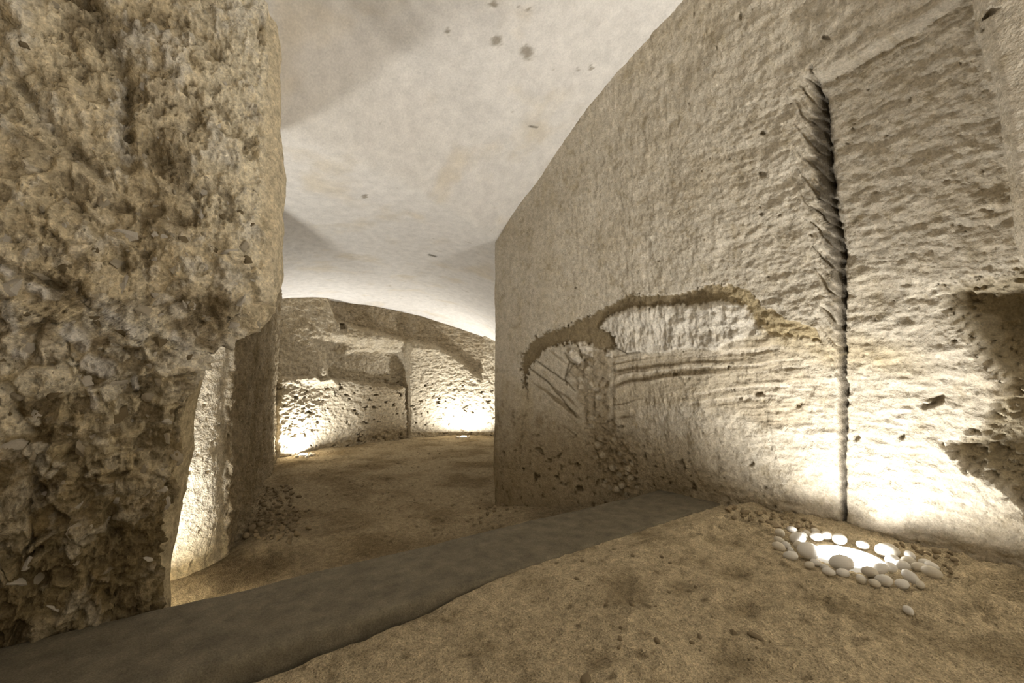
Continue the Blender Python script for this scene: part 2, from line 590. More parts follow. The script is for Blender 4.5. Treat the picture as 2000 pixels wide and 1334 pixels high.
# lumpy plaster under the band
plas = [(1180, 625), (1215, 608), (1260, 602), (1320, 598), (1380, 592), (1420, 590), (1455, 602), (1478, 632), (1490, 655),
        (1440, 660), (1400, 682), (1340, 680), (1290, 690), (1230, 690), (1204, 680), (1196, 655), (1172, 640)]
ps = sdf(px + 9 * nz1, py + 9 * nz2, plas)
inp = sstep(3, -5, ps)
D += inp * (0.008 + 0.030 * lump + 0.006 * drip)
# bedded strata
stra = [(1196, 690), (1290, 690), (1400, 682), (1490, 660), (1560, 690), (1590, 760), (1580, 830), (1500, 840), (1420, 800),
        (1330, 790), (1250, 800), (1215, 830), (1196, 800)]
ss = sdf(px + 10 * nz1, py + 10 * nz2, stra)
ins = sstep(6, -12, ss)
yy = py + (px - 1196) * 0.16 - ((px - 1196) / 60.0) ** 2 * 0.5 + 10 * fbm(P, 0.25, 2, seed=41)
stripe = perlin(np.stack([yy / 11.0, px / 420.0, np.zeros_like(px)], -1)) + 0.6 * perlin(np.stack([yy / 5.0, px / 300.0, np.ones_like(px)], -1))
D += ins * (stripe * 0.006 - 0.006)
# hollowed rubble patch left of the strata
rubp = [(1100, 670), (1200, 680), (1196, 800), (1205, 840), (1240, 890), (1255, 950), (1210, 980), (1175, 950), (1150, 860), (1125, 780)]
rp = sdf(px + 16 * nz1, py + 16 * nz2, rubp)
inr = sstep(6, -14, rp)
w1, w2, wid, wti = worley(P, 0.045, 3)
D += inr * ((wti * 0.022 + (wid - 0.5) * 0.014) * sstep(0, 0.12, w2 - w1) - 0.010 + 0.01 * nz1)
D -= 0.010 * sstep(6, -2, np.abs(px - 1195) - 2) * sstep(690, 710, py) * sstep(850, 820, py)
# slanting beds in the left panel
pan = [(1036, 715), (1060, 690), (1108, 672), (1120, 780), (1140, 860), (1110, 850), (1070, 790), (1040, 750)]
pn = sdf(px, py, pan)
inpan = sstep(6, -6, pn)
yb = (py - 700) * 0.80 - (px - 1040) * 0.62 + 6 * nz2
beds = perlin(np.stack([yb / 9.0, px / 200.0, np.zeros_like(px) + 5], -1))
D -= inpan * 0.005 * sstep(0.15, 0.5, beds)
ck, _ = poly_dist(px + 4 * nz1, py, [(1026, 740), (1030, 790), (1020, 830), (1017, 880), (1016, 905)])
D -= 0.004 * np.exp(-(ck / 1.6) ** 2)
ck2, _ = poly_dist(px + 3 * nz1, py, [(1310, 720), (1335, 740), (1325, 790), (1318, 830)])
# round bore holes and pits
HOLE = np.zeros(shp)
for (x, y, r) in [(1611, 75, 9), (1492, 261, 7), (1490, 340, 9), (1488, 418, 5), (1318, 731, 5), (1424, 716, 5), (1444, 780, 5),
                  (1212, 833, 6), (1198, 845, 4), (1244, 923, 5), (1850, 668, 7), (1640, 280, 4), (1940, 30, 16), (1500, 540, 4),
                  (1285, 510, 3), (1123, 562, 4), (1540, 1000, 6), (1470, 905, 8), (1500, 950, 5), (1520, 985, 5), (1748, 860, 12),
                  (1805, 790, 20), (1660, 862, 14), (1560, 790, 10), (1480, 770, 8)]:
    d = np.hypot(px - x + 1.3 * r * nz1 + 0.8 * r * rg, ((py - y) + 0.35 * (px - x) * (r > 9)) * (1.7 if r > 9 else 1.2) + 1.3 * r * nz2)
    D -= 0.0018 * r * sstep(r, r * 0.5, d)
    HOLE = np.maximum(HOLE, sstep(r, r * 0.6, d) * (0.9 if r < 9 else 0.5))
# pitted dark foot of the pier
footz = sstep(0.55, -0.05, P[..., 2]) * sstep(1480, 1330, px)
pit = fbm(P, 0.045, 4, seed=42)
D -= footz * 0.018 * sstep(0.25, 0.55, pit)
pit2 = fbm(P, 0.03, 3, seed=43)
D -= 0.010 * sstep(0.48, 0.62, pit2) * sstep(1200, 1400, px)
big = fbm(P, 0.09, 4, seed=44)
D -= 0.014 * sstep(0.42, 0.6, big) * sstep(1600, 1700, px) * sstep(-10, 20, hs)
D = D + sstep(0, -30, hs) * fbm(P, 0.12, 4, seed=27) * 0.03
D = np.where(px < -9000, fbm(P, 0.2, 3, seed=45) * 0.02, D)

c = tint(shp, np.array([0.52, 0.46, 0.36]))
c = mixc(c, np.array([0.43, 0.36, 0.25]), 0.5 * sstep(0.0, 0.5, fbm(P, 0.4, 4, seed=46)))
mt = fbm(P, 0.07, 5, seed=91, gain=0.7)
c = mixc(c, np.array([0.33, 0.27, 0.17]), 0.55 * sstep(0.10, 0.38, mt))
c = mixc(c, np.array([0.64, 0.585, 0.48]), 0.5 * sstep(0.10, 0.38, -mt))
c = mixc(c, np.array([0.42, 0.35, 0.23]), 0.55 * sstep(1250, 1000, px) * sstep(0.0, 0.5, fbm(P, 0.12, 5, seed=47, stretch=(1, 1, 0.4))))
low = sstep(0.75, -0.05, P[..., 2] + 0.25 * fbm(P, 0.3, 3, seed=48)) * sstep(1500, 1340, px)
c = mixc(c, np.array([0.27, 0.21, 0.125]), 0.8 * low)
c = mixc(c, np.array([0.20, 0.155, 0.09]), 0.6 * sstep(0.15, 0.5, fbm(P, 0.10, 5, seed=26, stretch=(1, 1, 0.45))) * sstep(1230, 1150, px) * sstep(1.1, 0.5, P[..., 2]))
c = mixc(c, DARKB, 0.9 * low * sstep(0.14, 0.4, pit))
c = mixc(c, np.array([0.205, 0.155, 0.085]), 0.92 * inb * (0.75 + 0.25 * sstep(1500, 1400, px)))
c = mixc(c, np.array([0.42, 0.335, 0.19]), 0.7 * inb * sstep(1330, 1480, px))
c = mixc(c, np.array([0.44, 0.35, 0.20]), 0.55 * sstep(60, 0, np.abs(py - 668 - 0.2 * (px - 1550)) + 20 * nz2) * sstep(1440, 1540, px) * sstep(1850, 1700, px))
c = mixc(c, WHITE, 0.45 * inp)
c = mixc(c, np.array([0.44, 0.37, 0.26]), 0.7 * ins)
c = mixc(c, np.array([0.16, 0.12, 0.07]), 0.95 * ins * sstep(0.10, 0.45, stripe) * sstep(1620, 1380, px))
c = mixc(c, np.array([0.60, 0.53, 0.42]), 0.6 * ins * sstep(0.15, 0.5, -stripe))
c = mixc(c, np.array([0.29, 0.23, 0.145]), 0.7 * inr)
c = mixc(c, np.array([0.48, 0.42, 0.32]), 0.8 * inr * (wid > 0.6) * sstep(0.5, 0.35, w1))
c = mixc(c, np.array([0.20, 0.155, 0.09]), 0.75 * inpan * sstep(0.2, 0.5, beds))
c = mixc(c, DARKB, 0.6 * np.exp(-(ck / 1.8) ** 2) * sstep(-0.4, 0.3, rg))
c = mixc(c, np.array([0.2, 0.155, 0.09]), 0.5 * np.exp(-(ck2 / 3.0) ** 2))
for pl in ([(1036, 722), (1068, 745), (1098, 780), (1125, 815)], [(1050, 706), (1080, 728), (1110, 750), (1122, 765)],
           [(1104, 690), (1112, 705), (1120, 712)], [(1112, 708), (1104, 735)], [(1120, 712), (1103, 738), (1106, 752)],
           [(1204, 680), (1225, 690), (1250, 688)]):
    d, _ = poly_dist(px + 3 * nz1, py + 3 * nz2, pl)
    c = mixc(c, DARKB, 0.85 * np.exp(-(d / 1.8) ** 2))
    D -= 0.004 * np.exp(-(d / 2.2) ** 2)
for pl in ([(1128, 668), (1140, 666), (1155, 680), (1158, 698), (1135, 690)], [(1113, 685), (1120, 680), (1138, 705), (1128, 712), (1112, 698)],
           [(1182, 682), (1196, 685), (1196, 698), (1184, 694)]):
    d = sdf(px + 4 * nz1, py + 4 * nz2, pl)
    c = mixc(c, PALE, sstep(1.5, -1.5, d))
    D += 0.012 * sstep(1.5, -2, d)
flank_dark = sstep(0.30, 0.75, fl + 0.28 * np.sin(ph * 6.28 * 2.0) * fl + 0.25 * rg) * sstep(180, 240, py) * lerp(1, 0.35, sstep(430, 640, py))
c = mixc(c, np.array([0.085, 0.07, 0.05]), 0.9 * np.clip(flank_dark + slot, 0, 1))  # darker in the slot and on the flakes beside it
c = mixc(c, np.array([0.24, 0.19, 0.10]), 0.6 * sstep(8, -20, hs))  # shadow in the hollow, put into the colour
c = mixc(c, np.array([0.22, 0.17, 0.09]), 0.45 * sstep(0.48, 0.62, pit2) * sstep(1000, 1100, px))
c = mixc(c, DARKB, 0.7 * HOLE)
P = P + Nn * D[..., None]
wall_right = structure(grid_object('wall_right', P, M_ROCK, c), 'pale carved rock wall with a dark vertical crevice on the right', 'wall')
RW = P

# ------------------------------------------------------------------ left wall
L_CTRL = [(-2.6, -3.2, 0, 0), (-2.5, -0.6, 0, 0), (-2.05, 0.55, 0, 0), (-1.35, 1.25, 0, 0), (-0.75, 1.55, 0, 0.3), (-0.30, 1.64, 0, 0.8),
          (-0.02, 1.68, 0, 1.0), (0.06, 1.72, 0, 1.0), (0.085, 1.80, 0, 1.0), (0.06, 1.95, 0, 1.0), (-0.10, 2.06, 0, 0.9), (-0.75, 2.05, 0, 0.5)]
path = interp_path(L_CTRL, [14, 24, 70, 130, 130, 90, 40, 36, 40, 30, 20])
zs = np.concatenate([np.linspace(-0.45, -0.05, 30, endpoint=False), np.linspace(-0.05, 2.0, 400, endpoint=False), np.linspace(2.0, 3.1, 110)])
# how far the free end stands out at each height (overhang above z = 0.85)
out_z = np.interp(zs, [-0.4, 0.0, 0.55, 0.80, 0.93, 1.10, 1.5, 1.9, 2.4, 3.1], [-0.25, -0.25, -0.21, -0.185, -0.02, 0.01, 0.015, 0.01, -0.01, -0.06])
out_y = np.interp(zs, [-0.4, 0.6, 0.9, 3.1], [0.02, 0.03, 0.0, 0.0])
X = path[:, 0:1] + path[:, 3:4] * out_z[None, :]
Y = path[:, 1:2] + path[:, 3:4] * out_y[None, :]
P = np.stack([X, Y, np.broadcast_to(zs[None, :], X.shape)], -1)
Nn = grid_normals(P)
if np.dot(Nn[240, 200], C0 - P[240, 200]) < 0:
    Nn = -Nn
px, py = proj(P)
sh = np.arange(path.shape[0])
face = (path[:, 1] < 1.745)[:, None] * np.ones_like(X)           # rough broken face, as against the smoother jamb
f_up = sstep(0.02, -0.03, (path[:, 0] - 0.02))[:, None] * sstep(1.76, 1.70, path[:, 1])[:, None] * np.ones_like(X)
f_lo = sstep(1.90, 1.80, path[:, 1])[:, None] * np.ones_like(X)
fw = np.where(sh[:, None] < 500, lerp(f_lo, f_up, sstep(0.8, 1.3, zs)[None, :]), 0)
Q = P + 0.03 * np.stack([fbm(P, 0.12, 2, seed=50), fbm(P, 0.12, 2, seed=51), fbm(P, 0.12, 2, seed=52)], -1)
w1, w2, wid, wti = worley(Q * np.array([1, 1, 0.8]), 0.10, 1)
v1, v2, vid, vti = worley(Q, 0.040, 2)
lowz = sstep(1.35, 0.6, P[..., 2]) * (1 - 0.85 * sstep(190, 270, px + 40 * fbm(P, 0.2, 2, seed=25)) * sstep(690, 800, py))
strk = sstep(190, 270, px) * sstep(690, 800, py)           # clasts crowd the lower half
D = fbm(P, 0.55, 4, seed=53) * 0.06
D = D + fw * (ridged(P, 0.24, 5, seed=54, stretch=(0.8, 0.8, 0.6), gain=0.6) * 0.034 + fbm(P, 0.05, 3, seed=55, stretch=(1.3, 1, 0.6)) * 0.012)
D = D + fw * (0.40 + 0.60 * lowz) * (((wid - 0.5) * 0.035 + wti * 0.060) * sstep(0.0, 0.10, w2 - w1) + ((vid - 0.5) * 0.016 + vti * 0.028) * sstep(0.0, 0.12, v2 - v1))
D = D + (1 - fw) * fbm(P, 0.05, 4, seed=56) * 0.006
D = D + strk * fw * ridged(P, 0.07, 4, seed=88, stretch=(1.2, 1.2, 0.35)) * 0.012
# long slanting fissure in the upper half, hollows
FISS = np.zeros(X.shape)
for pl, w, dep in (([(165, 0), (200, 60), (240, 130), (250, 200), (245, 280), (245, 330)], 16, 0.035),
                   ([(40, 160), (90, 230), (140, 300), (200, 345)], 12, 0.022),
                   ([(330, 150), (380, 190), (410, 250)], 6, 0.014), ([(420, 270), (450, 320), (462, 345)], 4, 0.012),
                   ([(0, 520), (60, 540), (110, 560), (200, 600)], 12, 0.025), ([(290, 300), (350, 330), (350, 380)], 20, 0.02)):
    d, _ = poly_dist(px + 14 * fbm(P, 0.06, 3, seed=57), py + 14 * fbm(P, 0.06, 3, seed=58), pl)
    D -= dep * np.exp(-(d / w) ** 2)
    FISS = np.maximum(FISS, np.exp(-(d / w) ** 2) * min(1.0, dep / 0.025))
for (x, y, r) in [(242, 182, 10), (252, 275, 14), (85, 455, 9), (300, 890, 10), (320, 180, 6), (412, 148, 4)]:
    d = np.hypot(px - x, py - y)
    D -= 0.003 * r * sstep(r, r * 0.5, d)
c = tint(X.shape, np.array([0.46, 0.395, 0.28]))
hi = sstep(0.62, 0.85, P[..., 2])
cn = fbm(P, 0.30, 5, seed=59, gain=0.6)
cm = fbm(P, 0.09, 4, seed=24, stretch=(1, 1, 0.7))
c = mixc(c, np.array([0.21, 0.16, 0.09]), (0.85 - 0.40 * hi) * sstep(0.0, 0.40, cn) * fw)
c = mixc(c, np.array([0.62, 0.56, 0.44]), 0.85 * sstep(0.0, 0.40, -cn) * fw)
c = mixc(c, np.array([0.17, 0.128, 0.07]), (0.75 - 0.15 * hi) * sstep(0.18, 0.5, cm) * fw)
pal = sstep(0.62, 0.80, wid)
c = mixc(c, np.array([0.66, 0.61, 0.52]), 0.8 * fw * pal * sstep(0.0, 0.10, w2 - w1) * (0.2 + 0.8 * lowz) * sstep(0.3, -0.1, cm))
c = mixc(c, np.array([0.13, 0.095, 0.052]), 0.8 * fw * sstep(0.34, 0.22, wid) * sstep(0.0, 0.06, w2 - w1) * (0.25 + 0.75 * lowz))
c = mixc(c, np.array([0.68, 0.64, 0.57]), 0.75 * fw * (vid > 0.82) * sstep(0.02, 0.14, v2 - v1) * lowz)
c = mixc(c, np.array([0.11, 0.08, 0.045]), 0.6 * fw * (vid < 0.2) * sstep(0.02, 0.14, v2 - v1) * (0.4 + 0.6 * lowz))
c = mixc(c, np.array([0.15, 0.115, 0.062]), 0.80 * fw * sstep(0.65, 0.1, P[..., 2] + 0.25 * cn))  # darker towards the ground: shade put into the colour
c = mixc(c, np.array([0.60, 0.54, 0.42]), 0.85 * fw * sstep(0.85, 1.05, P[..., 2]) * sstep(330, 450, px + 60 * cn) * sstep(0.40, 0.0, cm))
c = mixc(c, np.array([0.70, 0.66, 0.58]), 0.8 * fw * np.exp(-(((px - 190) / 130) ** 2 + ((py - 680) / 90) ** 2)) * sstep(0.45, 0.6, vid) * sstep(0.02, 0.14, v2 - v1))
c = mixc(c, np.array([0.10, 0.075, 0.04]), 0.55 * fw * sstep(0.06, 0.0, w2 - w1) * sstep(-0.1, 0.25, cm + cn))
c = mixc(c, np.array([0.44, 0.38, 0.275]), 0.8 * (1 - fw))
c = mixc(c, np.array([0.10, 0.075, 0.04]), 0.7 * FISS * fw)
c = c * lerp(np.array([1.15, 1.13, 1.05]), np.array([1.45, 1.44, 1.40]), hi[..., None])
ct = fbm(P, 0.10, 5, seed=90, gain=0.7, stretch=(1.0, 1.0, 0.8))
c = mixc(c, np.array([0.74, 0.69, 0.59]), 0.70 * fw * sstep(0.05, 0.32, ct) * (0.35 + 0.65 * hi))
c = mixc(c, np.array([0.17, 0.128, 0.07]), (0.85 - 0.2 * hi) * fw * sstep(0.08, 0.34, -ct))
c = c * np.minimum(1.0, 0.76 / np.maximum(c.max(-1, keepdims=True), 1e-3))
D += fw * (0.020 * sstep(0.05, 0.32, ct) - 0.024 * sstep(0.06, 0.30, -ct))
for pl, rr_ in (([(210, 612), (255, 640)], 16), ([(135, 640), (160, 668)], 18), ([(175, 700), (215, 715)], 20), ([(265, 730), (272, 745)], 10), ([(60, 560), (95, 580)], 14),
                ([(5, 525), (20, 535)], 12), ([(10, 600), (25, 640)], 18), ([(185, 755), (190, 785)], 12), ([(20, 690), (40, 695)], 12), ([(345, 640), (355, 660)], 10)):
    d, _ = poly_dist(px + 26 * cm, py + 26 * cn, pl)
    f_ = sstep(rr_, rr_ * 0.45, d) * fw
    c = mixc(c, np.array([0.78, 0.74, 0.68]), 0.85 * f_)
    D += 0.012 * f_
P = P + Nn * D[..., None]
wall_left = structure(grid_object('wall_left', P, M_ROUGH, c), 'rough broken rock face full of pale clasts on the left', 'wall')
LW, LWN, LWF, LWPX, LWPY = P, Nn, fw, px, py

# ------------------------------------------------------------------ left side of the passage
PL = [(-0.95, 1.70), (-0.95, 2.15), (-0.75, 2.36), (-0.50, 2.47), (-0.30, 2.52), (-0.115, 2.60), (-0.07, 2.66), (0.0, 2.95), (0.05, 3.40),
      (0.13, 4.10), (0.26, 4.90), (0.33, 5.60), (0.30, 6.20)]
path = interp_path([(a, b, 0) for a, b in PL], [16, 20, 30, 40, 50, 50, 40, 40, 40, 36, 26, 14])
zs = np.linspace(-0.5, 2.0, 330)
X = path[:, 0:1] + 0.0 * zs[None, :]
Y = path[:, 1:2] + 0.0 * zs[None, :]
lean = np.interp(zs, [-0.5, -0.1, 0.5, 2.0], [0.05, 0.02, 0.0, 0.0])
X = X + lean[None, :]
P = np.stack([X, Y, np.broadcast_to(zs[None, :], X.shape)], -1)
Nn = grid_normals(P)
if Nn[120, 100, 0] < 0:
    Nn = -Nn
px, py = proj(P)
far = sstep(2.655, 2.70, path[:, 1])[:, None] * np.ones_like(X)
D = fbm(P, 0.35, 4, seed=60) * 0.025
D = D + (1 - far) * (fbm(P, 0.03, 3, seed=61) * 0.004 - 0.016 * sstep(0.35, 0.55, fbm(P, 0.05, 3, seed=62, stretch=(1, 1, 1.8))))
D = D + far * ridged(P, 0.09, 5, seed=63, stretch=(1, 1, 0.5), gain=0.6) * 0.040
D = D + sstep(0.7, 1.0, P[..., 2]) * (1 - far) * ridged(P, 0.1, 3, seed=64) * 0.02
c = tint(X.shape, np.array([0.58, 0.515, 0.40]))
c = mixc(c, np.array([0.23, 0.18, 0.108]), far * (0.75 + 0.25 * sstep(-0.4, 0.4, fbm(P, 0.3, 5, seed=65, gain=0.65))))  # darker rock past the corner, its shade mixed into the colour
c = mixc(c, np.array([0.62, 0.52, 0.33]), 0.5 * (1 - far) * sstep(0.05, -0.2, P[..., 2]))  # warm bounced lamp light at the foot, painted into the colour
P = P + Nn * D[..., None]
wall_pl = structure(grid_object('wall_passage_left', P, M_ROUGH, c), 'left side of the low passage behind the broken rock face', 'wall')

# ------------------------------------------------------------------ back wall
BW = [(-0.10, 5.45), (0.36, 5.68), (1.05, 5.98), (1.60, 6.10), (2.20, 6.22), (2.75, 6.22), (3.10, 6.12), (3.36, 5.85), (3.46, 5.40),
      (3.50, 4.40), (3.55, 2.90)]
path = interp_path([(a, b, 0) for a, b in BW], [30, 70, 60, 60, 60, 46, 40, 40, 24, 16])
zs = np.linspace(-0.45, 1.95, 330)
X = path[:, 0:1] + 0.0 * zs[None, :]
Y = path[:, 1:2] + 0.0 * zs[None, :]
P = np.stack([X, Y, np.broadcast_to(zs[None, :], X.shape)], -1)
Nn = grid_normals(P)
if Nn[120, 100, 1] > 0:
    Nn = -Nn
px, py = proj(P)
n1 = fbm(P, 0.16, 4, seed=70)
n2 = fbm(P, 0.16, 4, seed=71)
qx, qy = px + 9 * n1, py + 9 * n2
D = fbm(P, 0.6, 3, seed=72) * 0.03
ledge = [(540, 738), (600, 738), (660, 741), (720, 752), (797, 757), (799, 880), (530, 940)]
D += 0.085 * sstep(3, -3, sdf(qx, qy, ledge))
arch = [(648, 738), (655, 705), (672, 678), (700, 660), (735, 652), (775, 660), (800, 664), (850, 676), (892, 697), (915, 722), (932, 760),
        (940, 800), (950, 900), (760, 900), (760, 738)]
sa = sdf(qx * 0.6 + px * 0.4, qy * 0.6 + py * 0.4, arch)
D += 0.045 * np.exp(-((sa + 14) / 12) ** 2) * sstep(700, 680, py)
nic = [(643, 740), (655, 712), (672, 694), (700, 684), (745, 681), (785, 688), (800, 700), (803, 730), (803, 760), (720, 750), (650, 741)]
D -= 0.10 * sstep(2, -4, sdf(qx, qy, nic))
upr = [(740, 652), (775, 662), (850, 678), (892, 699), (918, 725), (940, 740), (950, 560), (700, 560), (640, 585), (660, 630)]
D -= 0.10 * sstep(4, -8, sdf(px + 4 * n1, py + 4 * n2, upr))
D += 0.035 * sstep(660, 630, px) * sstep(760, 730, py)
# right bay: a concave niche
D -= 0.06 * np.exp(-(((px - 870) / 55) ** 2)) * sstep(690, 760, py)
D -= 0.13 * sstep(803, 798, px + 5 * n1) * sstep(655, 680, py) * np.maximum(sstep(636, 660, px + 14 * n2 + 0.5 * (735 - py)), sstep(725, 760, py) * sstep(560, 640, px))
# tool marks, pocked lower half
pk = sstep(0.22, 0.42, fbm(P, 0.10, 5, seed=73, stretch=(1, 1, 1.5), gain=0.6))
low = sstep(735, 760, py)
D -= pk * 0.055 * (0.2 + 0.8 * low)
D += fbm(P, 0.09, 5, seed=74, stretch=(1.0, 1, 1.7), gain=0.65) * 0.030

sq = sstep(1.0, -1.0, np.maximum(np.abs(px - 672) - 6, np.abs(py - 637) - 6))
D -= 0.07 * sq
c = tint(X.shape, np.array([0.48, 0.415, 0.305]))
c = mixc(c, np.array([0.38, 0.31, 0.20]), 0.7 * sstep(740, 640, py) * sstep(-0.3, 0.3, n1))
c = mixc(c, np.array([0.17, 0.13, 0.075]), 0.6 * pk * low)
c = mixc(c, np.array([0.26, 0.20, 0.12]), 0.5 * sstep(4, -8, sdf(px, py, upr)))  # shadow above the arch, darkened in the colour
c = mixc(c, np.array([0.30, 0.235, 0.14]), 0.6 * low * sstep(690, 740, px) * sstep(805, 790, px))  # shade on the lower wall left of the bay, painted as colour
c = mixc(c, np.array([0.12, 0.09, 0.05]), 0.8 * sq)
P = P + Nn * D[..., None]
wall_back = structure(grid_object('wall_back', P, M_ROUGH, c), 'pick-marked back wall with an arched niche above two ground lights', 'wall')
BWP = P

# walls behind the viewer that close the chamber
vs = np.linspace(-3.0, 2.6, 90)
zs = np.linspace(-0.3, 3.1, 60)
Xb, Zb = np.meshgrid(vs, zs, indexing='ij')
P = np.stack([Xb, np.full_like(Xb, -3.0), Zb], -1)
P[..., 1] += fbm(P, 0.6, 4, seed=80) * 0.08
c = tint(Xb.shape, np.array([0.58, 0.51, 0.40]))
structure(grid_object('wall_front', P, M_ROCK, c), 'carved rock wall closing the chamber behind the viewer', 'wall')

# ------------------------------------------------------------------ slab across the threshold
a, b = np.array(b_back[0]), np.array(b_back[1])
dirn = (b - a) / np.linalg.norm(b - a)
nrm = np.array([-dirn[1], dirn[0]])
a2, b2 = np.array(b_front[0]), np.array(b_front[1])
start, end = a - dirn * 0.75, b + dirn * 0.16
nl, L = 260, np.linalg.norm(end - start)
prof = []
Wd, Ht, R_ = None, 0.32, 0.018
ring = 72
Pb = np.zeros((nl, ring, 3))
for i, s in enumerate(np.linspace(0, L, nl)):
    base = start + dirn * s
    # front edge at this station
    t = ((base - a2) @ dirn)
    f0 = a2 + dirn * t
    dv = (b2 - a2) / np.linalg.norm(b2 - a2)
    f0 = a2 + dv * t
    w = np.linalg.norm(base - f0)
    pts = []
    # go round: back bottom, back top (rounded), top, front top (rounded), front bottom
    for k in range(ring):
        q = k / (ring - 1)
        per = Ht * 2 + w
        x = q * per
        if x < Ht - R_:
            o, z = 0.0, -Ht + x
        elif x < Ht + R_:
            an = (x - Ht + R_) / (2 * R_) * math.pi / 2
            o, z = R_ - R_ * math.cos(an), -R_ + R_ * math.sin(an)
        elif x < Ht + w - R_:
            o, z = x - Ht, 0.0
        elif x < Ht + w + R_:
            an = (x - Ht - w + R_) / (2 * R_) * math.pi / 2
            o, z = w - R_ + R_ * math.sin(an), -R_ + R_ * math.cos(an)
        else:
            o, z = w, -(x - Ht - w)
        p2 = base + (f0 - base) / w * o
        pts.append((p2[0], p2[1], z + 0.004))
    Pb[i] = pts
Nb = grid_normals(Pb)
if Nb[100, 36, 2] < 0:
    Nb = -Nb
Pb = Pb + Nb * (fbm(Pb, 0.3, 4, seed=85) * 0.008 + fbm(Pb, 0.05, 3, seed=86) * 0.0025)[..., None]
slab = tag(grid_object('threshold_slab', Pb, M_BEAM), 'long dark grey stone slab lying across the floor between chamber and passage', 'slab')

# ------------------------------------------------------------------ stones and pebbles
def stone_mesh(name, mat, seed, flat=0.7, rough=0.25, sub=2, smooth=True):
    r = random.Random(seed)
    bm = bmesh.new()
    bmesh.ops.create_icosphere(bm, subdivisions=sub, radius=1.0)
    ax = Vector((1, r.uniform(0.65, 0.95), r.uniform(flat * 0.8, flat)))
    off = [Vector((r.gauss(0, 1), r.gauss(0, 1), r.gauss(0, 1))).normalized() for _ in range(7)]
    am = [r.uniform(-rough, rough) for _ in range(7)]
    for v in bm.verts:
        d = v.co.normalized()
        k = 1.0
        for o, m_ in zip(off, am):
            k += m_ * max(0.0, d.dot(o)) ** 2
        if not smooth:
            k *= r.uniform(0.86, 1.1)
        v.co = Vector((d.x * ax.x, d.y * ax.y, d.z * ax.z)) * k
    for f in bm.faces:
        f.smooth = smooth
    me = bpy.data.meshes.new(name)
    bm.to_mesh(me)
    bm.free()
    me.materials.append(mat)
    return me


M_PEB = rock_mat('white_pebble', attr=False, base=(0.72, 0.69, 0.64), grain=200, bump=0.15, dist=0.001, mott=0.08, rough=0.6, spec=0.3)
M_PEB2 = rock_mat('cream_pebble', attr=False, base=(0.60, 0.55, 0.46), grain=200, bump=0.15, dist=0.001, mott=0.10, rough=0.6, spec=0.3)
M_STN = rock_mat('brown_rubble', attr=False, base=(0.33, 0.265, 0.175), grain=160, bump=0.5, dist=0.002, mott=0.2)
M_STN2 = rock_mat('tan_rubble', attr=False, base=(0.40, 0.32, 0.21), grain=160, bump=0.5, dist=0.002, mott=0.2)
M_CLAST = rock_mat('pale_clast', attr=False, base=(0.66, 0.61, 0.53), grain=120, bump=0.5, dist=0.002, mott=0.15)
M_CLAST2 = rock_mat('buff_clast', attr=False, base=(0.50, 0.44, 0.34), grain=120, bump=0.5, dist=0.002, mott=0.15)
M_CLAST3 = rock_mat('brown_clast', attr=False, base=(0.25, 0.20, 0.125), grain=120, bump=0.5, dist=0.002, mott=0.2)
PEB = [stone_mesh('pebble', m_, 100 + k, 0.75, 0.18) for k, m_ in enumerate([M_PEB, M_PEB, M_PEB2, M_PEB, M_PEB2, M_PEB])]


def chunk_mesh(name, mat, seed):
    r = random.Random(seed)
    bm = bmesh.new()
    for _ in range(15):
        d = Vector((r.gauss(0, 1), r.gauss(0, 1), r.gauss(0, 1))).normalized()
        bm.verts.new(Vector((d.x, d.y * 0.8, d.z * 0.7)) * r.uniform(0.75, 1.1))
    res = bmesh.ops.convex_hull(bm, input=bm.verts)
    bmesh.ops.delete(bm, geom=[v for v in bm.verts if not v.link_faces], context='VERTS')
    me = bpy.data.meshes.new(name)
    bm.to_mesh(me)
    bm.free()
    me.materials.append(mat)
    return me


STN = [(chunk_mesh if k % 3 else stone_mesh)('rubble_stone', m_, 200 + k) for k, m_ in enumerate([M_STN, M_STN2, M_STN, M_STN, M_STN2, M_STN])]
CLS = [chunk_mesh('stone', m_, 300 + k) for k, m_ in enumerate([M_CLAST, M_CLAST2, M_CLAST2, M_CLAST3, M_CLAST3, M_CLAST, M_CLAST2, M_CLAST])]


def put_stone(name, me, loc, r, rot=None, sc=None):
    o = bpy.data.objects.new(name, me)
    COL.objects.link(o)
    o.location = loc
    o.rotation_euler = rot or (random.uniform(-0.4, 0.4), random.uniform(-0.4, 0.4), random.uniform(0, 6.28))
    s = sc or (1, 1, 1)
    o.scale = (r * s[0], r * s[1], r * s[2])
    return o


